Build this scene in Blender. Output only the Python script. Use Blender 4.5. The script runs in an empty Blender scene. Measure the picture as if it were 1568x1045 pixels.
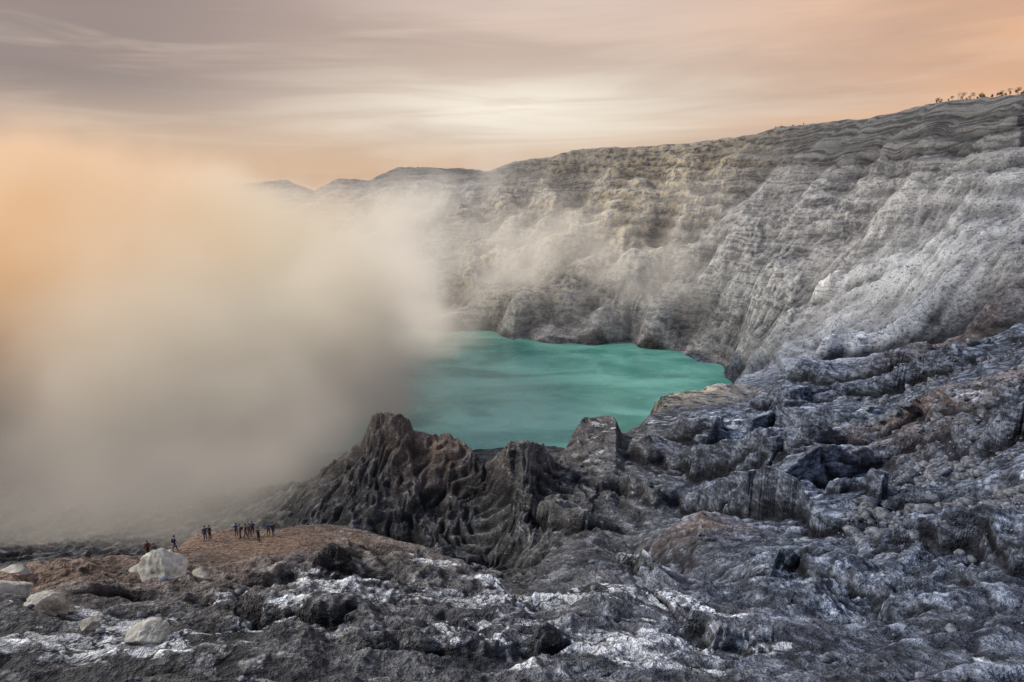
import bpy, bmesh, math, random, time
import numpy as np
from mathutils import Vector, Matrix
T0=time.time()
random.seed(7); rng=np.random.default_rng(11)
scene=bpy.context.scene
scene.view_settings.view_transform='Standard'
scene.view_settings.look='None'
scene.view_settings.exposure=0

# ------------------------------------------------------------------ camera
TILT=math.radians(12.02)
cam_d=bpy.data.cameras.new("camera"); cam=bpy.data.objects.new("camera",cam_d)
scene.collection.objects.link(cam); scene.camera=cam
cam_d.lens=24; cam_d.sensor_width=36; cam_d.clip_start=0.1; cam_d.clip_end=30000
cam.location=(0,0,0); cam.rotation_euler=(math.pi/2-TILT,0,0)

# ------------------------------------------------------------------ noise
NT=4096
perm=rng.permutation(NT).astype(np.int32)
ang=rng.random(NT)*2*np.pi
gx=np.cos(ang).astype(np.float32); gy=np.sin(ang).astype(np.float32)
def perlin(x,y,seed=0):
    x=np.asarray(x,dtype=np.float64)+seed*17.37; y=np.asarray(y,dtype=np.float64)+seed*9.71
    xi=np.floor(x).astype(np.int64); yi=np.floor(y).astype(np.int64)
    fx=(x-xi).astype(np.float32); fy=(y-yi).astype(np.float32)
    def g(ix,iy,dx,dy):
        h=perm[(perm[(ix+seed*131)&(NT-1)]+iy)&(NT-1)]
        return gx[h]*dx+gy[h]*dy
    u=fx*fx*fx*(fx*(fx*6-15)+10); v=fy*fy*fy*(fy*(fy*6-15)+10)
    a=g(xi,yi,fx,fy); b=g(xi+1,yi,fx-1,fy); c=g(xi,yi+1,fx,fy-1); d=g(xi+1,yi+1,fx-1,fy-1)
    return ((a+(b-a)*u)+((c+(d-c)*u)-(a+(b-a)*u))*v)*1.5
def fbm(x,y,oct=4,seed=0):
    s=0;a=1
    for i in range(oct):
        s=s+a*perlin(x,y,seed+i); x=x*2.03; y=y*2.03; a*=.5
    return s
def sstep(a,b,x):
    t=np.clip((x-a)/(b-a),0,1); return t*t*(3-2*t)

# ------------------------------------------------------------------ survey of the landscape (bearing, height, distance)
F=1045.3; ct=math.cos(TILT); st=math.sin(TILT)
def bearing(u,v):
    b=(522.5-v)/F; d=ct+b*st
    return ((u-784)/F)/d, (-st+b*ct)/d      # x/y , z/y
rows=[]
def row(pts):       # (u,v,Y)
    A=[];Y=[];Z=[]
    for u,v,y in pts:
        a,e=bearing(u,v); A.append(a);Y.append(y);Z.append(e*y)
    rows.append((np.array(A),np.array(Y,float),np.array(Z,float)))
def rowz(pts):      # (u,Y,z) v from z
    A=[];Y=[];Z=[]
    for u,y,z in pts:
        e=z/y; b=(st+e*ct)/(ct-e*st); A.append(((u-784)/F)/(ct+b*st));Y.append(y);Z.append(z)
    rows.append((np.array(A),np.array(Y,float),np.array(Z,float)))
for y_,z_ in [(-60,3),(.3,-2.),(3.5,-7.),(12,-16.)]:
    rows.append((np.array([0.]),np.array([float(y_)]),np.array([float(z_)])))
row([(0,1065,33),(400,1065,34),(784,1065,34),(1200,1065,34),(1568,1065,34)])
row([(0,930,44),(200,950,47),(400,930,52),(600,950,50),(700,965,48),(780,1015,41),(850,955,52),(920,908,60),(985,930,56),(1060,985,48),(1130,1020,42),(1200,960,52),(1350,950,55),(1450,915,58),(1568,930,50)])
row([(-200,905,50),(0,888,54),(60,884,58),(180,868,64),(270,840,72),(300,816,80),(370,808,84),(500,806,84),(620,832,78),(700,864,72),(750,905,62),(790,945,54),(815,895,68),(860,846,85),(915,820,92),(960,846,86),(1000,882,76),(1050,915,68),(1110,912,70),(1200,875,78),(1300,850,80),(1380,832,80),(1568,850,62)])
row([(-200,930,115),(0,920,120),(300,905,130),(620,900,130),(700,900,140),(750,925,122),(790,935,112),(850,930,130),(915,925,128),(1000,940,104),(1100,915,90),(1200,858,98),(1350,836,92),(1450,800,88),(1568,780,85)])
row([(0,850,180),(300,840,190),(450,835,195),(600,830,200),(700,840,196),(760,866,185),(800,880,175),(860,850,170),(950,875,150),(1020,812,145),(1080,782,142),(1130,797,140),(1200,812,130),(1350,790,120),(1568,740,98)])
row([(0,835,220),(300,825,220),(450,785,217),(560,720,222),(620,735,220),(700,762,216),(745,765,214),(800,760,205),(860,765,205),(950,815,185),(1020,808,180),(1080,805,175),(1130,785,175),(1200,770,165),(1350,740,150),(1568,690,115)])
row([(-300,845,250),(0,835,245),(200,822,240),(380,792,238),(480,735,238),(555,668,240),(567,638,240),(622,636,240),(632,656,240),(700,672,235),(745,714,225),(765,694,222),(780,680,215),(820,684,215),(855,708,230),(875,668,250),(890,641,262),(940,638,262),(955,668,255),(985,680,250),(1050,690,240),(1130,700,225),(1200,690,220),(1350,670,195),(1450,640,180),(1568,620,155)])
row([(-300,745,320),(0,745,320),(745,742,322),(800,735,300),(860,730,310),(920,700,330),(970,675,330),(988,650,335),(1008,612,345),(1060,600,350),(1110,594,360),(1140,592,370),(1200,605,330),(1350,590,290),(1440,560,260),(1568,540,215)])
rowz([(-300,405,-153),(860,405,-153),(960,410,-155),(1010,395,-157),(1110,410,-157),(1125,450,-152),(1142,440,-118),(1200,400,-107),(1350,350,-88),(1440,320,-75),(1568,250,-50)])
rowz([(-300,450,-165),(1090,450,-165),(1118,500,-154),(1145,480,-128),(1200,430,-109),(1350,375,-90),(1440,342,-80),(1568,268,-50)])
rowz([(-300,790,-160),(500,770,-160),(700,755,-160),(750,735,-160),(800,692,-160),(920,683,-160),(1000,660,-160),(1060,625,-158),(1100,588,-156),(1118,558,-153),(1150,510,-136),(1200,455,-112),(1350,395,-92),(1440,355,-82),(1568,280,-50)])
rowz([(-300,815,-149),(500,790,-149),(700,769,-149),(750,750,-149),(800,707,-149),(920,698,-149),(1000,674,-149),(1060,638,-149),(1100,600,-149),(1123,570,-149),(1150,525,-134),(1200,470,-113),(1350,410,-94),(1440,368,-84),(1568,290,-50)])
SHORE=rows[-1]
row([(0,430,880),(500,440,860),(700,445,820),(800,450,755),(920,462,732),(1060,480,675),(1130,500,610),(1200,480,530),(1350,475,455),(1440,455,400),(1568,430,330)])
row([(0,370,1000),(500,370,1000),(700,360,940),(800,355,890),(920,350,840),(1060,350,770),(1200,375,620),(1350,355,520),(1568,330,400)])
row([(0,320,1200),(500,310,1150),(700,288,1060),(800,278,990),(920,262,915),(1060,255,830),(1200,243,740),(1350,225,600),(1568,205,462)])
row([(-300,312,1330),(0,305,1330),(300,292,1300),(350,284,1290),(435,276,1270),(480,293,1260),(520,274,1250),(565,277,1230),(610,256,1200),(690,258,1120),(750,262,1080),(790,247,1040),(850,240,980),(890,228,960),(1000,224,900),(1130,212,830),(1190,195,800),(1290,185,720),(1370,175,640),(1400,163,620),(1440,155,580),(1568,143,500),(1800,120,440)])
A,Yr,Zr=rows[-1]
rows.append((A,Yr*1.04,Zr-1)); rows.append((A,Yr*1.3,Zr-40))
rows.append((np.array([0.]),np.array([3500.]),np.array([-170.])))
rows.append((np.array([0.]),np.array([20000.]),np.array([-180.])))

def base(x,y):
    ye=np.maximum(y,22.)
    a=x/ye
    z=np.full(x.shape,3.0)
    yk0=np.interp(a,rows[0][0],rows[0][1]); zk0=np.interp(a,rows[0][0],rows[0][2])
    for k in range(1,len(rows)):
        yk=np.interp(a,rows[k][0],rows[k][1]); zk=np.interp(a,rows[k][0],rows[k][2])
        t=np.clip((y-yk0)/np.maximum(yk-yk0,.5),0,1)
        z=np.where(y>=yk0, zk0+(zk-zk0)*t, z)
        yk0,zk0=yk,zk
    return z
def gpos(u,v):
    a,e=bearing(u,v); Y=np.geomspace(26,900,2500); z=base(a*Y,Y); k=int(np.argmax(z>=e*Y)); return (a*Y[k],Y[k])
# lava-flow fronts / escarpments: (points left->right, height, width, length of back slope)
SC=[]
for pts,h,w,L in [
  ([(1000,766),(1070,782),(1160,795),(1260,752),(1390,697),(1568,668),(1700,650)],11,3.2,24),
  ([(1060,735),(1180,748),(1290,712),(1400,672),(1568,640)],6,2.8,20),
  ([(940,690),(1010,712),(1080,740),(1150,745),(1215,752)],8,2.6,18),
  ([(1010,668),(1090,690),(1180,668),(1300,664),(1420,640)],8,3.2,22),
  ([(1130,622),(1210,640),(1310,618),(1400,592),(1500,560)],10,4,26),
  ([(1180,583),(1260,588),(1350,574),(1440,548)],10,4.5,22),
  ([(1235,555),(1300,545),(1370,528),(1440,505)],15,8,22),
  ([(1230,470),(1290,452),(1340,420),(1400,400)],12,8,20),
  ([(1320,850),(1400,846),(1480,858),(1568,892),(1650,905)],4.2,1.2,8),
  ([(1250,800),(1350,792),(1450,770),(1568,745)],3.4,1.6,12),
  ([(1140,905),(1220,880),(1300,900),(1400,960)],1.8,1.2,8),
  ([(30,905),(150,925),(300,932),(480,965),(620,980)],1.4,.8,6),
  ([(400,890),(500,892),(600,890),(690,905)],1.6,.9,6),
  ([(500,985),(640,1000),(760,1010),(900,990)],1.3,.8,5),
  ([(930,850),(985,890),(1040,950),(1100,1020)],2.2,1.1,5),
  ([(770,762),(840,798),(900,815),(955,812)],5,2.4,10),
  ([(770,700),(830,705),(850,725)],3.5,2,8),
  ([(880,745),(960,760),(1010,790)],5,2.4,10),
  ([(560,790),(610,800),(650,770)],3,1.8,8)]:
    SC.append((np.array([gpos(*p) for p in pts]),h,w,L))
def scarps(x,y,out,lin,nrm):
    xf=x.ravel(); yf=y.ravel(); of=out.ravel(); lf=lin.ravel(); nf=nrm.ravel()
    for k,(P,h,w,L) in enumerate(SC):
        mg=L*3.2
        idx=np.nonzero((xf>P[:,0].min()-mg)&(xf<P[:,0].max()+mg)&(yf>P[:,1].min()-mg)&(yf<P[:,1].max()+mg))[0]
        if len(idx)==0: continue
        X=xf[idx]; Y=yf[idx]
        wv=L*.35; Xw=X+wv*.6*perlin(X/wv/1.6,Y/wv/1.6,200+k)+w*.35*perlin(X/w/1.5,Y/w/1.5,230+k); Yw=Y+wv*.6*perlin(X/wv/1.6,Y/wv/1.6,260+k)+w*.35*perlin(X/w/1.5,Y/w/1.5,290+k)
        best=np.full(len(idx),1e9); sd=np.zeros(len(idx)); al=np.zeros(len(idx)); s0=0
        seg=np.diff(P,axis=0); LN=np.hypot(seg[:,0],seg[:,1]); tot=LN.sum()
        for i in range(len(P)-1):
            dx,dy=seg[i]; t=((Xw-P[i,0])*dx+(Yw-P[i,1])*dy)/LN[i]**2; tc=np.clip(t,0,1)
            ex=Xw-P[i,0]-tc*dx; ey=Yw-P[i,1]-tc*dy; d=np.hypot(ex,ey); sg=np.sign((-dy*ex+dx*ey)+1e-9)
            m=d<best; best=np.where(m,d,best); sd=np.where(m,sg*d,sd); al=np.where(m,s0+np.clip(t,-1,2)*LN[i],al); s0+=LN[i]
        e=sstep(0,.14,al/tot)*sstep(1,.86,al/tot)*np.clip(.35+1.1*np.clip(.5+perlin(al/(L*1.1),X*0,330+k),0,1),0,1.2)
        back=np.exp(-np.maximum(sd,0)/L); front=np.exp(-np.maximum(-sd,0)/(.45*L))
        s3=(sstep(-w*.5,-w*.2,sd)+sstep(-w*.15,w*.15,sd)+sstep(w*.3,w*.65,sd))/3
        f=h*1.15*s3*back-h*.15*front*back
        f=f*sstep(mg,mg*.7,best)
        of[idx]+=f*e
        lam=h*.5
        r1=1-2.2*np.abs(perlin(sd/lam,al/(lam*18),360+k)); r2=1-2.2*np.abs(perlin(sd/lam*2.3,al/(lam*12),390+k))
        fall=np.exp(-np.abs(sd)/(1.5*L))*np.clip(e+.2,0,1)
        lf[idx]+=h*(.09*r1+.05*r2)*fall
        nf[idx]+=(.6*r1+.5*r2)*fall
    return of.reshape(x.shape),lf.reshape(x.shape),nf.reshape(x.shape)
def ledge(z,bed,h,k,lo=.30,hi=.62):
    t=bed/h; fr=t-np.floor(t)
    return z+h*k*(sstep(lo,hi,fr)-fr)
def height(x,y):
    x=np.asarray(x,float); y=np.asarray(y,float)
    yp=np.maximum(y,10.)
    D=np.sqrt(x*x*.4+yp*yp)
    wa=np.clip(D,20,900)
    hill=sstep(130,180,y)*sstep(330,300,y)*sstep(40,15,x-(y-240)*.1)
    wx=.02*wa*(perlin(x/14,y/14,3)*sstep(160,60,D)*.6+perlin(x/45,y/45,4)*sstep(60,200,D))
    wy=.03*wa*(perlin(x/14,y/14,5)*sstep(160,60,D)+perlin(x/40,y/40,6)*sstep(60,200,D))
    a=x/np.maximum(y,22)
    rimY=np.interp(a,A,Yr)
    toRim=(rimY-y)/rimY
    damp=1-.85*np.exp(-(toRim/.05)**2)          # keep skyline clean
    plat=np.exp(-(((x+33)/14)**2+((y-75)/11)**2)**2)   # trodden viewpoint shelf
    w=damp*(1-.7*plat)*(1-.75*hill)
    z=base(x+wx*w,y+wy*w)
    lakebed=sstep(-145,-158,z)
    wl=sstep(0,60,y-np.interp(a,SHORE[0],SHORE[1]))*(1-lakebed)
    n1=perlin(x/60,y/60,8); n2=perlin(x/14,y/14,9); n3=perlin(x/5,y/5,10)
    mid=sstep(85,150,D)*(1-wl)*(1-hill)
    near=sstep(150,90,D)*sstep(22,32,y)
    o,l,_=scarps(x,y,np.zeros_like(x),np.zeros_like(x),np.zeros_like(x))
    z=z+(o+l)*(1-plat)*(1-lakebed)
    bed=z+.10*x+3*n1+1.2*n2
    zz=ledge(z,bed,6.0,.7,.30,.68); zz=ledge(zz,zz+.8*n2,2.2,.5,.30,.68)
    z=z+(zz-z)*mid*.45
    zz=ledge(z,z+.12*x+1.5*n2+.4*n3,2.4,.8,.34,.66); zz=ledge(zz,zz+.2*x+.5*n3,.8,.5,.32,.66)
    z=z+(zz-z)*near*(1-plat)*.6
    # eroded flanks of the promontory
    hw=fbm(x/22,y/22,3,25)*7
    e1=1-2.2*np.abs(perlin((x+hw)/15,(y-.3*x)/45,26)); e2=1-2.2*np.abs(perlin((x+hw)/6.5+y/30,(y)/16,27)); e3=1-2.2*np.abs(perlin((x+hw)/2.6-y/12,(y)/7,28))
    z=z+hill*(1.4*(e1-.6)+1.2*(e2-.5)+.9*(e3-.5))
    # eroded gullies radiating from the crater centre
    phi=np.arctan2(x-40,y-480); r=np.hypot(x-40,y-480)
    gs=phi*330
    wr=fbm(x/90,y/90,4,31)*30
    g1=1-np.abs(perlin((gs+wr)/60,r/200,35))*2.2
    g2=1-np.abs(perlin((gs+wr)/23+r/70,r/70,36))*2.2
    g3=1-np.abs(perlin((gs+wr)/9.5-r/40,r/22,37))*2.2
    g4=1-np.abs(perlin((gs+wr)/4.2+r/20,r/9,38))*2.2
    gm=wl*sstep(.02,.16,toRim)*sstep(-.3,.05,toRim)
    up=.2+.8*sstep(.10,.3,toRim)
    vary=.3+1.0*np.clip(.5+perlin(x/110,y/110,39),0,1)
    rightw=sstep(.25,.6,a)
    z=z+gm*up*vary*((4.5-2.0*rightw)*(g1-.5)+(3.8-1.8*rightw)*(g2-.5)+(2.7-.8*rightw)*(g3-.5)+(1.8-.4*rightw)*(g4-.5))
    # bedded ash and lava layers in the crater wall
    bw=z+5*n1+1.8*n2+.05*x
    pt=sstep(-.25,.25,perlin(x/120,y/120,77))
    zz=ledge(z,bw,14.,.75,.32,.60); zz=ledge(zz,bw*1.0+1.5*n2,5.,.5,.28,.66)
    lw=np.clip(.06+.6*pt*sstep(-80,-20,z)+.5*sstep(-5,25,z),0,1)*(1-.4*rightw*sstep(40,0,z))
    z=z+(zz-z)*wl*damp*lw
    det=0
    lam=47.; i=0
    dx_=.25*n2
    nearw=sstep(120,80,D)
    while lam>.3:
        wgt=np.clip((.085+.05*nearw)*D/lam,0,1)**2*np.clip(lam/(.0018*D),0,1)
        p=perlin(x/lam+dx_,y/lam,40+i)
        q=1-2.4*np.abs(perlin((x+.5*y)/lam+dx_,(y-.5*x)/lam*.9,60+i))
        amp=lam*(.09 if lam>8 else (.13 if lam>2 else .12))
        det=det+wgt*amp*(.5*p+.5*q)
        lam/=1.83; i+=1
    rough=.3+1.0*np.clip(.5+1.3*perlin(x/33,y/33,90),0,1)
    z=z+det*damp*(1-.85*plat)*(1-lakebed*.9)*rough*(1-.65*mid)*(1-.2*nearw*sstep(15,35,x))*(1-.4*hill)*(1+.35*wl-.3*wl*rightw)*(1-.6*sstep(.2,0,toRim)*wl)*sstep(1,20,np.abs(y)+.3*np.abs(x))
    z=z+(1-damp)*wl*(1.9*perlin(x/30,y/60,95)+1.0*perlin(x/9,y/30,96)+.5*perlin(x/3.5,y/20,97))
    return z

# ------------------------------------------------------------------ terrain mesh (fan-shaped sheet, finer close to viewer)
NA=1180
seg=[np.linspace(-50,-1,12,endpoint=False),np.linspace(-1,18,50,endpoint=False), np.geomspace(18,30,60,endpoint=False), np.geomspace(30,1350,1330,endpoint=False), np.geomspace(1350,20000,40)]
ys=np.concatenate(seg); NY=len(ys)
av=np.concatenate([np.linspace(-2.2,-.86,60,endpoint=False),np.linspace(-.86,.86,NA-120),np.linspace(.86,2.2,61)[1:]]); NA=len(av)
AA,YY=np.meshgrid(av,ys)
XX=AA*(np.maximum(YY,-5)+8+60*sstep(30,-10,YY))
ZZ=height(XX,YY)
co=np.stack([XX,YY,ZZ],-1).reshape(-1,3).astype(np.float32)
idx=np.arange(NY*NA,dtype=np.int32).reshape(NY,NA)
quads=np.stack([idx[:-1,:-1],idx[:-1,1:],idx[1:,1:],idx[1:,:-1]],-1).reshape(-1,4)
me=bpy.data.meshes.new("crater_terrain")
me.vertices.add(len(co)); me.vertices.foreach_set("co",co.ravel())
me.loops.add(quads.size); me.loops.foreach_set("vertex_index",quads.ravel())
me.polygons.add(len(quads)); me.polygons.foreach_set("loop_start",np.arange(0,quads.size,4,dtype=np.int32))
me.update(calc_edges=True)
terrain=bpy.data.objects.new("crater_terrain",me); scene.collection.objects.link(terrain)
print("terrain",len(co),time.time()-T0)

# masks ----------------------------------------------------------
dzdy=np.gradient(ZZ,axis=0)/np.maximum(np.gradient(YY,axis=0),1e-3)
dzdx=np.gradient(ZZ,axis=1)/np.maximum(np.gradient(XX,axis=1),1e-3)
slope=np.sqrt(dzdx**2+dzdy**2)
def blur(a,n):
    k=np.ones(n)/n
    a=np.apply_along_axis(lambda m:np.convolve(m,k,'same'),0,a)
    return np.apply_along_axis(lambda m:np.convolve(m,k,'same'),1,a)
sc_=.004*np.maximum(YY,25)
AZ=XX/np.maximum(YY,22)
wallm=sstep(0,50,YY-np.interp(AZ,SHORE[0],SHORE[1]))
wallc=sstep(-6,3,YY-np.interp(AZ,SHORE[0],SHORE[1]))*sstep(.5,.3,AZ)
wallm=np.maximum(wallm,wallc)
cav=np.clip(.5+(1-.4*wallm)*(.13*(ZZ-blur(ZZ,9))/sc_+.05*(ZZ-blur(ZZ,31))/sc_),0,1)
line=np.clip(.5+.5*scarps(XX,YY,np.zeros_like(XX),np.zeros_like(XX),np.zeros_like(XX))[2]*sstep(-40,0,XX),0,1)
def gauss(x0,y0,sx,sy): return np.exp(-(((XX-x0)/sx)**2+((YY-y0)/sy)**2))
soil=np.clip(gauss(-33,75,18,12)*1.1+gauss(-44,56,16,7)*.8+.4*gauss(-22,240,40,20)+.5*gauss(120,175,30,20)+.4*gauss(40,135,10,12)+.3*gauss(-30,228,14,14)+.5*gauss(215,330,30,25),0,1)
pale=np.clip(1.15*gauss(-6,52,24,14)+.95*gauss(13,44,6,10)+.8*gauss(12,62,5,14)+.5*gauss(-30,42,14,8)+.6*gauss(80,240,60,80)*(1-wallm)+.3*gauss(60,90,35,30)+.22*(1-wallm),0,1)
white=np.clip(1.2*gauss(248,465,42,40)+1.0*gauss(215,425,36,34)+.5*gauss(300,400,50,45)+.4*gauss(165,500,40,50)+.6*gauss(135,470,22,60)+.25*gauss(60,720,160,30),0,1)  # pale scree, plus a faint patch painted to lighten the shadowed wall base
ochre=np.clip(wallm*(.9*gauss(150,830,150,90)+.8*gauss(-20,880,120,120))+1.0*gauss(95,352,30,30)*(1-wallm),0,1)
blue=sstep(-15,45,XX+ (60-YY)*.25)*(1-wallm)+wallm*sstep(.45,.75,AZ)*.6
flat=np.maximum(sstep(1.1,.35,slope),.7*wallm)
def addcol(name,r,g,b,a):
    at=me.attributes.new(name,'FLOAT_COLOR','POINT')
    at.data.foreach_set("color",np.stack([r,g,b,a],-1).astype(np.float32).ravel())
addcol("mask_a",wallm,soil,pale,ochre)
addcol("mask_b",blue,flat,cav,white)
at=me.attributes.new("mask_line",'FLOAT','POINT'); at.data.foreach_set("value",line.astype(np.float32).ravel())
print("masks",time.time()-T0)

# ------------------------------------------------------------------ node helper
class NB:
    def __init__(s,tree): s.t=tree; tree.nodes.clear()
    def n(s,typ,**kw):
        nd=s.t.nodes.new(typ)
        for k,v in kw.items(): setattr(nd,k,v)
        return nd
    def put(s,sock,v):
        if v is None: return
        if isinstance(v,bpy.types.NodeSocket): s.t.links.new(v,sock)
        elif isinstance(v,(tuple,list)):
            v=tuple(v)
            if len(sock.default_value)==4 and len(v)==3: v=v+(1,)
            sock.default_value=v
        else: sock.default_value=v
    def m(s,op,a,b=None,c=None,clamp=False):
        nd=s.n('ShaderNodeMath',operation=op,use_clamp=clamp)
        s.put(nd.inputs[0],a); s.put(nd.inputs[1],b); s.put(nd.inputs[2],c); return nd.outputs[0]
    def vm(s,op,a,b=None):
        nd=s.n('ShaderNodeVectorMath',operation=op); s.put(nd.inputs[0],a); s.put(nd.inputs[1],b)
        return nd.outputs['Value'] if op in('LENGTH','DOT_PRODUCT','DISTANCE') else nd.outputs[0]
    def mix(s,f,a,b,blend='MIX'):
        nd=s.n('ShaderNodeMix',data_type='RGBA',blend_type=blend); s.put(nd.inputs[0],f); s.put(nd.inputs[6],a); s.put(nd.inputs[7],b); return nd.outputs[2]
    def noise(s,vec,scale,detail=4,rough=.5,dist=0,out=0):
        nd=s.n('ShaderNodeTexNoise'); s.put(nd.inputs['Vector'],vec); s.put(nd.inputs['Scale'],scale); s.put(nd.inputs['Detail'],detail); s.put(nd.inputs['Roughness'],rough); s.put(nd.inputs['Distortion'],dist); return nd.outputs[out]
    def ss(s,x,a,b,lo=0,hi=1):
        nd=s.n('ShaderNodeMapRange',interpolation_type='SMOOTHSTEP'); s.put(nd.inputs[0],x); s.put(nd.inputs[1],a); s.put(nd.inputs[2],b); s.put(nd.inputs[3],lo); s.put(nd.inputs[4],hi); return nd.outputs[0]
    def map(s,v,scale=(1,1,1),rot=(0,0,0),loc=(0,0,0)):
        nd=s.n('ShaderNodeMapping'); s.put(nd.inputs[0],v); s.put(nd.inputs[1],loc); s.put(nd.inputs[2],rot); s.put(nd.inputs[3],scale); return nd.outputs[0]
def newmat(name):
    m=bpy.data.materials.new(name); m.use_nodes=True; return m,NB(m.node_tree)

# ------------------------------------------------------------------ terrain material
mt,b=newmat("volcanic_rock")
pos=b.n('ShaderNodeNewGeometry').outputs['Position']
def attr(n):
    at=b.n('ShaderNodeAttribute',attribute_name=n); sp=b.n('ShaderNodeSeparateColor'); b.put(sp.inputs[0],at.outputs['Color']); return sp.outputs[0],sp.outputs[1],sp.outputs[2],at.outputs['Alpha']
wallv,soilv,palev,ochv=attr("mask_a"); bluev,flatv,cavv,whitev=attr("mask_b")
linev=b.n('ShaderNodeAttribute',attribute_name="mask_line").outputs['Fac']
n_big=b.noise(pos,.02,2,.6); n_med=b.noise(pos,.13,6,.7); n_fine=b.noise(pos,1.6,3,.7)
n_med2=b.noise(b.map(pos,(1,1,2.2),(0,0,0),(40,9,3)),.30,5,.7,.4)
sep=b.n('ShaderNodeSeparateXYZ'); b.put(sep.inputs[0],pos)
bedc=b.m('ADD',sep.outputs[2],b.m('MULTIPLY',n_big,22))
cb=b.n('ShaderNodeCombineXYZ'); b.put(cb.inputs[0],b.m('MULTIPLY',sep.outputs[0],.012)); b.put(cb.inputs[1],b.m('MULTIPLY',sep.outputs[1],.012)); b.put(cb.inputs[2],b.m('MULTIPLY',bedc,.34))
n_bed=b.noise(cb.outputs[0],1.0,4,.7)
col=b.mix(b.ss(n_med,.36,.66),(.022,.023,.025),(.15,.15,.148))
col=b.mix(b.ss(n_med2,.54,.63,0,.6),col,(.34,.34,.335))
col=b.mix(b.ss(n_bed,.42,.62,0,.4),col,(.055,.054,.052))
blu=b.mix(b.ss(n_med2,.42,.64),(.026,.036,.058),(.22,.265,.345))
col=b.mix(b.m('MULTIPLY',bluev,.85),col,blu)
wcol=b.mix(b.ss(n_bed,.42,.58),(.17,.172,.175),(.39,.39,.385))
wcol=b.mix(b.ss(n_med,.46,.60,0,.75),wcol,(.56,.56,.54))
wcol=b.mix(b.m('MULTIPLY',bluev,.7),wcol,b.mix(b.ss(n_med,.40,.62),(.08,.085,.095),(.30,.315,.34)))
wcol=b.mix(b.ss(n_med2,.5,.37,0,.65),wcol,(.08,.08,.085))
wcol=b.mix(b.ss(sep.outputs[2],8,40,0,.85),wcol,b.mix(b.ss(n_bed,.43,.57),(.05,.051,.053),(.17,.17,.168)))
col=b.mix(wallv,col,wcol)
col=b.mix(b.m('MULTIPLY',ochv,b.ss(n_med,.40,.60,.05,.8)),col,(.66,.56,.36))
col=b.mix(b.m('MULTIPLY',soilv,b.ss(n_med,.25,.55)),col,b.mix(n_fine,(.11,.07,.05),(.36,.25,.175)))
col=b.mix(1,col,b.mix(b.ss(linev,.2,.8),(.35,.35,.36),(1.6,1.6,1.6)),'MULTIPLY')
vor=b.n('ShaderNodeTexVoronoi',feature='DISTANCE_TO_EDGE')
nv=b.n('ShaderNodeVectorMath',operation='SCALE'); b.put(nv.inputs[0],b.noise(pos,.8,2,.6,0,'Color')); nv.inputs['Scale'].default_value=1.8
b.put(vor.inputs['Vector'],b.vm('ADD',b.map(pos,(1,.8,1.6),(0,0,.5)),nv.outputs[0])); b.put(vor.inputs['Scale'],.38)
crack=b.ss(vor.outputs['Distance'],.01,.06)
pn=b.noise(b.map(pos,(.55,1,1.4),(0,0,.35)),.13,5,.62,.5)
pth=b.m('SUBTRACT',.735,b.m('MULTIPLY',palev,.225))
pm=b.m('MULTIPLY',b.ss(b.m('SUBTRACT',pn,pth),0,.03),b.m('MULTIPLY',crack,b.m('MULTIPLY',b.ss(cavv,.25,.5),b.m('ADD',.3,b.m('MULTIPLY',flatv,.7)))))
pm=b.m('MAXIMUM',b.m('MULTIPLY',pm,b.m('SUBTRACT',1,wallv)),b.m('MULTIPLY',whitev,b.ss(n_med2,.34,.50)))
pcol=b.mix(n_fine,(.40,.42,.43),(.72,.74,.74))
pcol=b.mix(bluev,pcol,(.60,.66,.74))
col=b.mix(pm,col,pcol)
col=b.mix(1,col,b.mix(b.ss(cavv,.22,.72),(.20,.20,.22),(1.5,1.5,1.5)),'MULTIPLY')  # crevice shade painted into the rock colour; raised parts lightened
col=b.mix(1,col,b.mix(flatv,(.55,.55,.56),(1.16,1.16,1.16)),'MULTIPLY')  # under-scarp shade painted by slope: steep faces darker, dusty flats paler
col=b.mix(1,col,b.mix(b.ss(n_fine,.3,.7),(.60,.60,.60),(1.38,1.38,1.38)),'MULTIPLY')
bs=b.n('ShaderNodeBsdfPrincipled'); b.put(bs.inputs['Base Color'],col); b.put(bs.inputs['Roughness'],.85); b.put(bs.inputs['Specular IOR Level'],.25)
bh=b.m('ADD',b.m('MULTIPLY',n_fine,.9),b.m('MULTIPLY',n_med,3.6))
bp=b.n('ShaderNodeBump'); b.put(bp.inputs['Strength'],.95); b.put(bp.inputs['Distance'],1.0); b.put(bp.inputs['Height'],bh)
b.put(bs.inputs['Normal'],bp.outputs[0])
o=b.n('ShaderNodeOutputMaterial'); b.put(o.inputs[0],bs.outputs[0])
me.materials.append(mt)

# ------------------------------------------------------------------ lake
lm=bpy.data.meshes.new("crater_lake")
lm.from_pydata([(-1900,340,-150),(230,340,-150),(230,900,-150),(-1900,900,-150)],[],[(0,1,2,3)])
lake=bpy.data.objects.new("crater_lake",lm); scene.collection.objects.link(lake)
ml,b=newmat("acid_lake_water")
pos=b.n('ShaderNodeNewGeometry').outputs['Position']
n=b.noise(b.map(pos,(.6,1.2,1),(0,0,.3)),.012,4,.55,1.2); n2=b.noise(b.map(pos,(1,1,1)),.05,4,.6,.6)
c=b.mix(b.ss(n,.35,.66),(.055,.27,.22),(.19,.52,.43)); c=b.mix(b.ss(n2,.5,.8,0,.4),c,(.30,.56,.48))
bs=b.n('ShaderNodeBsdfPrincipled'); b.put(bs.inputs['Base Color'],c); b.put(bs.inputs['Roughness'],b.ss(n2,.3,.7,.15,.32)); b.put(bs.inputs['IOR'],1.33)
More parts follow.
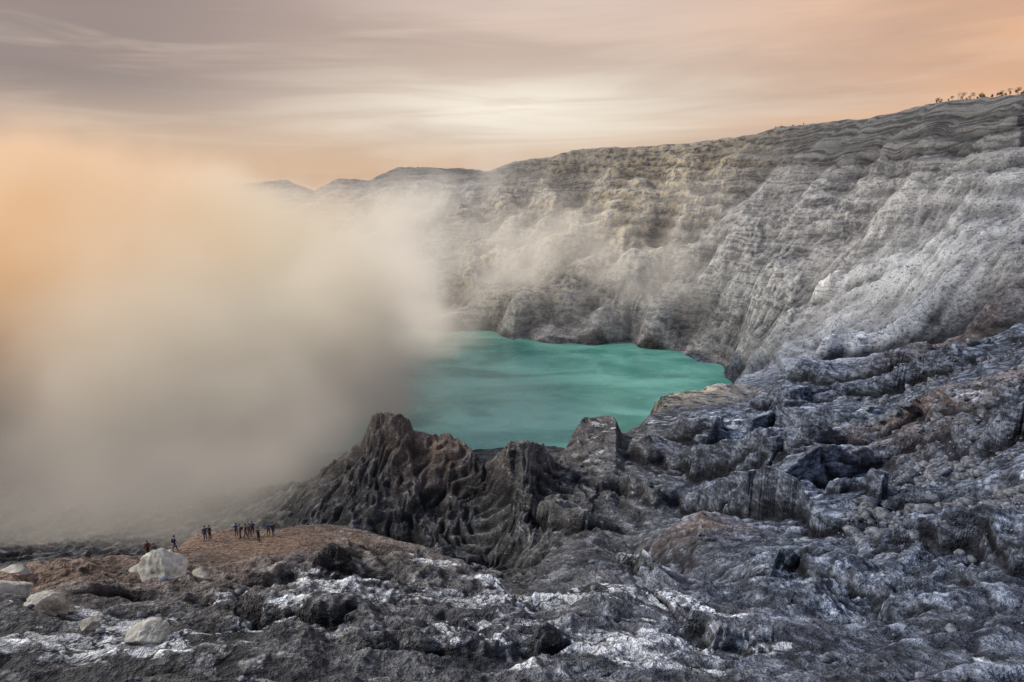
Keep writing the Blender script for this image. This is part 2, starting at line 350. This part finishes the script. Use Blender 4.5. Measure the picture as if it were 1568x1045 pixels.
bp=b.n('ShaderNodeBump'); b.put(bp.inputs['Strength'],.12); b.put(bp.inputs['Distance'],.6); b.put(bp.inputs['Height'],b.noise(b.map(pos,(.5,1.4,1)),.35,3,.6)); b.put(bs.inputs['Normal'],bp.outputs[0])
o=b.n('ShaderNodeOutputMaterial'); b.put(o.inputs[0],bs.outputs[0]); lm.materials.append(ml)

# ------------------------------------------------------------------ angular rocks
def rock_template(sub,nplanes,r):
    bm=bmesh.new(); bmesh.ops.create_icosphere(bm,subdivisions=sub,radius=1)
    v=np.array([p.co[:] for p in bm.verts]); f=np.array([[q.index for q in p.verts] for p in bm.faces]); bm.free()
    N=r.normal(size=(nplanes,3)); N/=np.linalg.norm(N,axis=1)[:,None]; d=r.uniform(.5,1.0,nplanes)
    dots=v@N.T; rad=np.where(dots>.05,d/np.maximum(dots,.05),9).min(1); rad=np.minimum(rad,1.15)
    rad*=1+.06*perlin(v[:,0]*2.5+v[:,2]*3,v[:,1]*2.5,3)
    if sub>3:
        q=1-2.2*np.abs(perlin(v[:,0]*3+v[:,2]*2,v[:,1]*3-v[:,2]*2,int(r.integers(500))))
        rad*=1+.07*q+.03*perlin(v[:,0]*7+v[:,2]*5,v[:,1]*7-v[:,2]*4,13)
    v=v*rad[:,None]*np.array([1,r.uniform(.65,.95),r.uniform(.5,.8)])
    return v,f
def rotz(r,k):
    a=r.uniform(0,2*np.pi); t=r.uniform(-.5,.5); ca,sa=np.cos(a),np.sin(a); cb_,sb=np.cos(t),np.sin(t)
    return np.array([[ca,-sa,0],[sa,ca,0],[0,0,1]])@np.array([[1,0,0],[0,cb_,-sb],[0,sb,cb_]])
def build_rocks(name,px,py,sz,sub,mat,sink=.25,zs=1.0):
    tpl=[rock_template(sub,14 if sub<4 else 9,rng) for _ in range(14 if sub<4 else 2)]
    pz=height(px,py); V=[];Fc=[];off=0
    for i in range(len(px)):
        v,f=tpl[rng.integers(len(tpl))]
        w=(v*sz[i])@rotz(rng,0).T*np.array([1,1,zs])+np.array([px[i],py[i],pz[i]+sz[i]*sink]); V.append(w); Fc.append(f+off); off+=len(v)
    V=np.concatenate(V).astype(np.float32); Fc=np.concatenate(Fc).astype(np.int32)
    m=bpy.data.meshes.new(name); m.vertices.add(len(V)); m.vertices.foreach_set("co",V.ravel())
    m.loops.add(Fc.size); m.loops.foreach_set("vertex_index",Fc.ravel()); m.polygons.add(len(Fc)); m.polygons.foreach_set("loop_start",np.arange(0,Fc.size,3,dtype=np.int32)); m.update(calc_edges=True)
    m.materials.append(mat); ob=bpy.data.objects.new(name,m); scene.collection.objects.link(ob); return ob
def rockmat(name,c0,c1,sc=1.2):
    m,b=newmat(name); pos=b.n('ShaderNodeNewGeometry').outputs['Position']
    n=b.noise(pos,sc,5,.65); n2=b.noise(pos,sc*.4,3,.6)
    c=b.mix(b.ss(n,.35,.62),c0,c1); c=b.mix(1,c,b.mix(b.ss(n2,.3,.7),(.5,.5,.5),(1.3,1.3,1.3)),'MULTIPLY')
    bs=b.n('ShaderNodeBsdfPrincipled'); b.put(bs.inputs['Base Color'],c); b.put(bs.inputs['Roughness'],.85)
    bp=b.n('ShaderNodeBump'); b.put(bp.inputs['Strength'],.8); b.put(bp.inputs['Distance'],.25); b.put(bp.inputs['Height'],n); b.put(bs.inputs['Normal'],bp.outputs[0])
    o=b.n('ShaderNodeOutputMaterial'); b.put(o.inputs[0],bs.outputs[0]); return m
grey=rockmat("scree_stone",(.04,.05,.065),(.25,.27,.31)); palem=rockmat("pale_boulder_stone",(.30,.285,.24),(.60,.57,.49),1.0)
def scatter(n,a0,a1,y0,y1,s0,s1,dist=2.2,clump=.0):
    a=rng.uniform(a0,a1,n); y=np.exp(rng.uniform(np.log(y0),np.log(y1),n)); x=a*y
    keep=perlin(x/(.12*y.mean()),y/(.12*y.mean()),71)>clump
    x,y=x[keep],y[keep]
    s=s0*(1-rng.random(len(x)))**(-1/dist); s=np.minimum(s,s1)*np.sqrt(y/70)
    return x,y,s
S=[scatter(4600,.52,.95,80,330,.35,2.6,1.7,-.1),scatter(2600,.0,.9,32,110,.12,1.1,1.8,.05),scatter(2200,-.85,-.1,30,62,.10,.9,1.8,.05),scatter(600,-.1,.5,120,330,.3,1.6,2.2,.2)]
px=np.concatenate([s[0] for s in S]);py=np.concatenate([s[1] for s in S]);sz=np.concatenate([s[2] for s in S])
on=(((px+34)/14)**2+((py-77)/9)**2>1)&(py<.86*np.interp(px/py,SHORE[0],SHORE[1]))
build_rocks("scattered_rocks",px[on],py[on],sz[on]*.62,2,grey)
for i,(x,y,s,zs) in enumerate([(-31.6,56.5,2.1,1.6),(-37.4,46,1.9,1.2),(-34.1,44.6,1.4,1.0),(-25.2,42,1.4,.9),(-46,57,1.7,1.0),(-29.5,42.5,.9,1.2),(-34.6,58.5,1.3,.6),(-29.2,58.0,.9,.9)]):
    build_rocks("pale_boulder",np.array([x],float),np.array([y],float),np.array([s]),5,palem,.15,zs)
print("rocks",time.time()-T0)

# ------------------------------------------------------------------ people
def simple(name,c,r=.8):
    m,b=newmat(name); n=b.noise(b.n('ShaderNodeTexCoord').outputs['Object'],14,3)
    bs=b.n('ShaderNodeBsdfPrincipled'); b.put(bs.inputs['Base Color'],b.mix(n,tuple(k*.75 for k in c),tuple(k*1.2 for k in c))); b.put(bs.inputs['Roughness'],r)
    o=b.n('ShaderNodeOutputMaterial'); b.put(o.inputs[0],bs.outputs[0]); return m
SK=simple("skin",(.42,.25,.17),.6); HR=simple("hair",(.02,.016,.014),.6); SH=simple("boots",(.03,.025,.02)); 
JK=[simple("jacket_"+n,c) for n,c in [("navy",(.02,.04,.12)),("black",(.015,.015,.018)),("blue",(.03,.10,.25)),("charcoal",(.04,.042,.05)),("maroon",(.12,.02,.02)),("grey",(.13,.13,.14))]]
TR=[simple("trousers_"+n,c) for n,c in [("jeans",(.03,.05,.10)),("black",(.015,.015,.017)),("khaki",(.11,.09,.06))]]
PK=simple("backpack_fabric",(.05,.05,.06))
def hiker(x,y,rot,pose,h,jk,tr,pack):
    P=[];E=[];R=[];B=[]
    def v(p,r): P.append(p);R.append(r if isinstance(r,tuple) else (r,r)); return len(P)-1
    def e(a,c,m): E.append((a,c));B.append(m)
    pel=v((0,0,.95),(.15,.115)); wa=v((0,0,1.10),(.135,.105)); ch=v((0,0,1.32),(.17,.12)); nb=v((0,0,1.47),.07); nk=v((0,.015,1.54),.052); h1=v((0,.03,1.60),(.07,.082)); h2=v((0,.02,1.69),(.078,.092))
    e(pel,wa,0);e(wa,ch,0);e(ch,nb,0);e(nb,nk,2);e(nk,h1,2);e(h1,h2,2)
    stride={'walk':.24}.get(pose,.03)
    for s in(-1,1):
        st_=stride*s
        hp=v((.095*s,0,.86),.092);kn=v((.105*s,st_*.5+.03,.48),.06);an=v((.11*s,st_-.01,.09),.042);to=v((.13*s,st_+.15,.045),.038)
        e(pel,hp,1);e(hp,kn,1);e(kn,an,1);e(an,to,3)
        sh=v((.185*s,0,1.41),.062); e(ch,sh,0)
        if pose=='photo': el=(.24*s,.14,1.18); wr=(.09*s,.33,1.42); hd=(.07*s,.39,1.48)
        elif pose=='point' and s==1: el=(.30,.20,1.36); wr=(.34,.45,1.42); hd=(.35,.53,1.43)
        elif pose=='hips': el=(.38*s,-.06,1.17); wr=(.22*s,.06,1.02); hd=(.17*s,.10,1.0)
        elif pose=='walk': el=(.24*s,-.10*s,1.14); wr=(.25*s,-.12*s+.1,.90); hd=(.25*s,-.12*s+.13,.82)
        else: el=(.24*s,-.02,1.13); wr=(.26*s,.05,.88); hd=(.26*s,.07,.79)
        el=v(el,.048); w_=v(wr,.030); p_=v(hd,(.032,.02)); e(sh,el,0);e(el,w_,0);e(w_,p_,2)
        d=Vector(hd)-Vector(wr); d.normalize(); side=d.cross(Vector((0,0,1))) if abs(d.z)<.8 else Vector((0,1,0)); side.normalize(); cur=Vector((-s,0,0)) if abs(d.z)>.8 else Vector((0,0,-1))
        for k,(o_,L) in enumerate([(-.03,.06),(-.01,.075),(.01,.07),(.03,.055)]):
            q=Vector(hd)+side*o_+d*.03; a1=v(tuple(q),.009); a2=v(tuple(q+d*L*.6+cur*.008),.008); a3=v(tuple(q+d*L*.9+cur*.03),.007); e(p_,a1,2);e(a1,a2,2);e(a2,a3,2)
        q=Vector(hd)+side*-.035-d*.01; a1=v(tuple(q),.010); a2=v(tuple(q-side*.02+d*.035+cur*.01),.009); e(p_,a1,2);e(a1,a2,2)
    m=bpy.data.meshes.new("tmp"); m.from_pydata(P,E,[]); ob=bpy.data.objects.new("tmp",m); scene.collection.objects.link(ob)
    md=ob.modifiers.new("s",'SKIN'); 
    for i,r in enumerate(R): m.skin_vertices[0].data[i].radius=r
    m.skin_vertices[0].data[0].use_root=True
    sb=ob.modifiers.new("d",'SUBSURF'); sb.levels=1; sb.render_levels=1
    dg=bpy.context.evaluated_depsgraph_get(); nm=bpy.data.meshes.new_from_object(ob.evaluated_get(dg)); bpy.data.objects.remove(ob)
    nm.materials.clear()
    for k in [jk,tr,SK,SH,HR,PK]: nm.materials.append(k)
    Pn=np.array(P); a0=Pn[[q[0] for q in E]]; a1=Pn[[q[1] for q in E]]; d=a1-a0; L2=(d**2).sum(1)
    for p in nm.polygons:
        c=np.array(p.center); t=np.clip(((c-a0)*d).sum(1)/L2,0,1); k=np.argmin(((a0+d*t[:,None]-c)**2).sum(1)); p.material_index=B[k]; p.use_smooth=True
    bm=bmesh.new(); bm.from_mesh(nm)
    def blob(c,s,mi,sub=2):
        r=bmesh.ops.create_icosphere(bm,subdivisions=sub,radius=1,matrix=Matrix.Translation(c)@Matrix.Diagonal((*s,1)))
        for q in r['verts']:
            for f in q.link_faces: f.material_index=mi; f.smooth=True
    blob((0,.0,1.70),(.092,.108,.085),4,2); blob((0,.125,1.635),(.012,.018,.02),2,1)
    for s in(-1,1):
        blob((.085*s,.02,1.635),(.014,.02,.032),2,1); blob((.03*s,.112,1.655),(.012,.008,.008),4,1)
    blob((0,.112,1.595),(.025,.008,.006),0,1)
    if pack:
        r=bmesh.ops.create_cube(bm,size=1,matrix=Matrix.Translation((0,-.19,1.24))@Matrix.Diagonal((.28,.17,.42,1)))
        eds=list({ee for q in r['verts'] for ee in q.link_edges}); fs=list({f for q in r['verts'] for f in q.link_faces})
        for f in fs: f.material_index=5
        bmesh.ops.bevel(bm,geom=eds,offset=.05,segments=2,affect='EDGES')
    bm.to_mesh(nm); bm.free(); nm.name="hiker"
    ob=bpy.data.objects.new("hiker",nm); scene.collection.objects.link(ob)
    ob.location=(x,y,float(height(np.array([x]),np.array([y]))[0])-.02); ob.rotation_euler=(0,0,rot); ob.scale=(h/1.74,)*3
def P_(u,Y): return ((u-784)/F)/.915*Y
folk=[(316,75.5,.5,'stand',1.75),(323,76.2,-.4,'hips',1.7),(364,78,.3,'photo',1.72),(370,77,2.2,'stand',1.8),(378,77.5,-1.2,'walk',1.76),(384,78.3,.2,'stand',1.66),(389,79,.1,'photo',1.78),(397,75.5,-.6,'stand',1.72),(413,78.5,.4,'hips',1.74),(420,78.8,-.5,'point',1.7),(226,67.5,1.2,'walk',1.72),(236,67,.2,'stand',1.6),(268,69.5,-1,'walk',1.78)]
for i,(u,Y,r,p,h) in enumerate(folk): hiker(P_(u,Y),Y,r,p,h*1.1,JK[i%6],TR[i%3],i%3==0)
print("people",time.time()-T0)

# ------------------------------------------------------------------ trees on the rim
tm,b=newmat("tree_foliage"); n=b.noise(b.n('ShaderNodeNewGeometry').outputs['Position'],.8,3); bs=b.n('ShaderNodeBsdfPrincipled'); b.put(bs.inputs['Base Color'],b.mix(n,(.03,.04,.02),(.09,.09,.05))); b.put(bs.inputs['Roughness'],.8); o=b.n('ShaderNodeOutputMaterial'); b.put(o.inputs[0],bs.outputs[0])
bk=simple("tree_bark",(.05,.04,.035))
tb=bmesh.new()
for i in range(64):
    u=random.choice([random.uniform(1430,1600),random.uniform(1500,1600),random.uniform(1430,1500)])
    if i>58: u=random.uniform(1185,1260)
    yy=np.linspace(430,860,400); 
    a=((u-784)/F)/1.053; hh=height(a*yy,yy); k=int(np.argmax(hh/yy)); Y=yy[k]+random.uniform(0,6); X=a*Y; Z=float(height(np.array([X]),np.array([Y]))[0])
    H=random.choice([1.6,2.2,3,4.5])*random.uniform(.8,1.2) if u>1400 else random.uniform(1.2,2.4)
    lean=random.uniform(-.15,.15)
    for s in range(random.choice([1,1,2])):
        ln=lean+s*.25
        r=bmesh.ops.create_cone(tb,segments=6,radius1=.13,radius2=.04,depth=H,matrix=Matrix.Translation((X,Y,Z+H*.42))@Matrix.Rotation(ln,4,'Y'))
        for q in r['verts']:
            for f in q.link_faces: f.material_index=1
    lo=.25 if H<2.6 else .5
    for l in range(random.randint(50,130)):
        th=random.uniform(0,6.28); rr=random.random()**.5*H*random.uniform(.2,.42); zz=Z+H*random.uniform(lo,1.0)
        c=Vector((X+lean*H*.5+rr*math.cos(th),Y+rr*math.sin(th),zz)); s=random.uniform(.12,.30)
        q=[tb.verts.new(c+Vector((random.uniform(-1,1),random.uniform(-1,1),random.uniform(-1,1)))*s*1.4) for _ in range(3)]; tb.faces.new(q)
tmh=bpy.data.meshes.new("distant_trees"); tb.to_mesh(tmh); tb.free(); tmh.materials.append(tm); tmh.materials.append(bk)
scene.collection.objects.link(bpy.data.objects.new("distant_trees",tmh))

# ------------------------------------------------------------------ steam volume (voxel grid made in geometry nodes)
mv,b=newmat("steam")
pos=b.n('ShaderNodeNewGeometry').outputs['Position']
sp=b.n('ShaderNodeSeparateXYZ'); b.put(sp.inputs[0],pos)
at=b.n('ShaderNodeAttribute',attribute_name='density')
den=at.outputs['Fac']
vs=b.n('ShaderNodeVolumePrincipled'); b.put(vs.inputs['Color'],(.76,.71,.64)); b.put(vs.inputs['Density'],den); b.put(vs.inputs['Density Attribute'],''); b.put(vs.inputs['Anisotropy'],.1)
# emission added in place of multiply scattered light, brighter with height
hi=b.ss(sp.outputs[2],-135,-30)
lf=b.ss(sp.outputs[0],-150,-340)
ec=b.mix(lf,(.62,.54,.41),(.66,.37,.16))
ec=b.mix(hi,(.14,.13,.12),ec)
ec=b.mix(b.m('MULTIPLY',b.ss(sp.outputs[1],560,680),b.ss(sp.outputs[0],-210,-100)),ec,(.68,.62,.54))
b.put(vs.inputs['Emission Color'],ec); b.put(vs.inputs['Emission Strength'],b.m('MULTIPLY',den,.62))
o=b.n('ShaderNodeOutputMaterial'); b.put(o.inputs['Volume'],vs.outputs[0])
gt=bpy.data.node_groups.new("steam_field",'GeometryNodeTree')
gt.interface.new_socket("Geometry",in_out='OUTPUT',socket_type='NodeSocketGeometry')
b=NB(gt)
pos=b.n('GeometryNodeInputPosition').outputs[0]
wn=b.n('ShaderNodeVectorMath',operation='SCALE'); b.put(wn.inputs[0],b.vm('SUBTRACT',b.noise(pos,.010,4,.55,0,1),(.5,.5,.5))); wn.inputs['Scale'].default_value=120
wp=b.vm('ADD',pos,wn.outputs[0])
wn2=b.n('ShaderNodeVectorMath',operation='SCALE'); b.put(wn2.inputs[0],b.vm('SUBTRACT',b.noise(pos,.020,4,.65,0,1),(.5,.5,.5))); wn2.inputs['Scale'].default_value=70
wq=b.vm('ADD',pos,wn2.outputs[0])
nz=b.ss(b.noise(b.vm('MULTIPLY',wp,(1,1,1.2)),.012,6,.6,.3),.32,.68)
def W(u,v,Y):
    a,e=bearing(u,v); return (a*Y,Y,e*Y)
blobs=[(W(30,470,470),(240,190,118),1.05),(W(130,320,600),(175,140,72),.75),(W(360,560,480),(125,135,82),.95),(W(310,440,640),(190,160,95),.9),
       (W(470,500,660),(125,115,74),.75),(W(440,640,390),(82,90,46),.95),(W(250,660,330),(115,90,52),.95),(W(590,560,640),(85,100,34),.85),(W(560,640,460),(50,60,24),.7),
       (W(120,760,210),(80,55,30),.55),(W(400,740,230),(60,40,28),.42),(W(540,350,880),(200,150,76),.5),(W(740,400,780),(170,90,75),.5),(W(1000,390,700),(230,90,90),.36),(W(760,310,980),(210,90,75),.42),(W(1330,430,430),(90,50,50),.2),(W(260,350,1000),(220,120,66),.5)]
plume=[(W(700,535,700),(60,50,20),.9),(W(680,500,690),(46,48,28),1.0),(W(648,455,680),(36,46,34),1.0),(W(620,410,675),(36,44,32),.85),(W(580,370,670),(55,60,40),.6),(W(625,510,690),(66,60,34),.8)]
def total(lst,p,lo,acc=None):
    for c,r,wt in lst:
        d=b.vm('LENGTH',b.vm('DIVIDE',b.vm('SUBTRACT',p,c),r))
        t=b.m('MULTIPLY',b.ss(d,1.4,lo),wt)
        acc=t if acc is None else b.m('ADD',acc,t)
    return acc
acc=b.m('MINIMUM',total(blobs,wp,.15),1.2)
shape=b.m('SUBTRACT',b.m('MULTIPLY',acc,1.28),b.m('MULTIPLY',b.m('SUBTRACT',1.0,nz),.75))
dens=b.m('MULTIPLY',b.m('POWER',b.m('MAXIMUM',shape,0),1.4),.03)
dens=b.m('ADD',dens,b.m('MULTIPLY',b.m('MULTIPLY',acc,b.m('ADD',.25,nz)),.0018))
pl=b.m('MINIMUM',total(plume,wq,.05),1.5)
dens=b.m('ADD',dens,b.m('MULTIPLY',b.m('POWER',pl,1.8),b.m('MULTIPLY',b.m('ADD',nz,.35),.012)))
vc=b.n('GeometryNodeVolumeCube'); b.put(vc.inputs['Density'],dens); b.put(vc.inputs['Background'],0.0)
b.put(vc.inputs['Min'],(-900,130,-150)); b.put(vc.inputs['Max'],(330,1180,105))
b.put(vc.inputs['Resolution X'],154); b.put(vc.inputs['Resolution Y'],131); b.put(vc.inputs['Resolution Z'],36)
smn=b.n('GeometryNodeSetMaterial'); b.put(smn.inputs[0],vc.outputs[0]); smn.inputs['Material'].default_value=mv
go=b.n('NodeGroupOutput'); b.put(go.inputs[0],smn.outputs[0])
sm=bpy.data.meshes.new("volcanic_steam"); sm.materials.append(mv)
steam=bpy.data.objects.new("volcanic_steam",sm); scene.collection.objects.link(steam)
gm_=steam.modifiers.new("steam_field",'NODES'); gm_.node_group=gt
mv.cycles.volume_step_rate=5.0

# ------------------------------------------------------------------ world & sun
w=bpy.data.worlds.new("World"); scene.world=w; w.use_nodes=True; b=NB(w.node_tree)
SUN_EL=math.radians(32); SUN_AZ=math.radians(-75)  # azimuth from +Y, negative = left
sky=b.n('ShaderNodeTexSky',sky_type='NISHITA'); sky.sun_disc=False; sky.sun_elevation=SUN_EL; sky.sun_rotation=SUN_AZ
d=b.n('ShaderNodeTexCoord').outputs['Generated']
sp=b.n('ShaderNodeSeparateXYZ'); b.put(sp.inputs[0],d); dx,dy,dz=sp.outputs
el=b.m('MAXIMUM',dz,0.0)
az=b.m('ARCTAN2',dx,dy)
cv=b.n('ShaderNodeCombineXYZ'); b.put(cv.inputs[0],b.m('MULTIPLY',az,1.3)); b.put(cv.inputs[1],b.m('MULTIPLY',el,9)); b.put(cv.inputs[2],b.m('MULTIPLY',dy,.8))
n1=b.noise(cv.outputs[0],1.0,5,.48,.3); 
cv2=b.n('ShaderNodeCombineXYZ'); b.put(cv2.inputs[0],b.m('MULTIPLY',az,3.0)); b.put(cv2.inputs[1],b.m('ADD',b.m('MULTIPLY',el,32),b.m('MULTIPLY',az,-.8)));
n2=b.noise(cv2.outputs[0],1.0,5,.55,.7)
rp=b.n('ShaderNodeValToRGB'); b.put(rp.inputs[0],el); cr=rp.color_ramp
cr.elements[0].position=0; cr.elements[0].color=(.62,.40,.26,1)
for p_,c_ in [(.05,(.68,.46,.31)),(.10,(.74,.54,.40)),(.18,(.78,.60,.48)),(.26,(.70,.55,.47)),(.42,(.40,.42,.52)),(1,(.29,.36,.51))]:
    q=cr.elements.new(p_) if p_<1 else cr.elements[-1]; q.color=(*c_,1)
    if p_==1: q.position=1
c=rp.outputs[0]
lowm=b.ss(el,.5,.25)
c=b.mix(b.m('MULTIPLY',b.ss(az,.1,.7),b.m('MULTIPLY',lowm,.78)),c,(.94,.48,.23))
c=b.mix(b.m('MULTIPLY',b.ss(az,.0,-.55),b.m('MULTIPLY',b.ss(el,.03,.15),b.m('MULTIPLY',lowm,.86))),c,(.22,.17,.165))
c=b.mix(b.m('MULTIPLY',b.ss(n1,.45,.67,0,.5),lowm),c,(.38,.275,.23))
c=b.mix(b.m('MULTIPLY',b.ss(n2,.46,.78,0,.26),lowm),c,(.95,.76,.60))
gl=b.m('ADD',b.m('POWER',b.m('DIVIDE',b.m('SUBTRACT',az,.02),.27),2),b.m('POWER',b.m('DIVIDE',b.m('SUBTRACT',el,.115),.05),2))
c=b.mix(b.m('MULTIPLY',b.m('EXPONENT',b.m('MULTIPLY',gl,-1)),b.ss(n2,.3,.6,.55,1)),c,(1.0,.91,.77))
c=b.mix(b.ss(dz,0,-.05),c,(.12,.12,.13))
c=b.mix(.93,b.mix(1,sky.outputs[0],(.1,.1,.1),'MULTIPLY'),c)
bg=b.n('ShaderNodeBackground'); b.put(bg.inputs[0],c); b.put(bg.inputs[1],1.0)
o=b.n('ShaderNodeOutputWorld'); b.put(o.inputs[0],bg.outputs[0])
sl=bpy.data.lights.new("sun",'SUN'); sl.energy=2.8; sl.angle=math.radians(4); sl.color=(1,.92,.82)
so=bpy.data.objects.new("sun",sl); scene.collection.objects.link(so)
sd=Vector((math.sin(SUN_AZ)*math.cos(SUN_EL),math.cos(SUN_AZ)*math.cos(SUN_EL),math.sin(SUN_EL)))
so.rotation_euler=sd.to_track_quat('Z','Y').to_euler()
print("done",time.time()-T0)
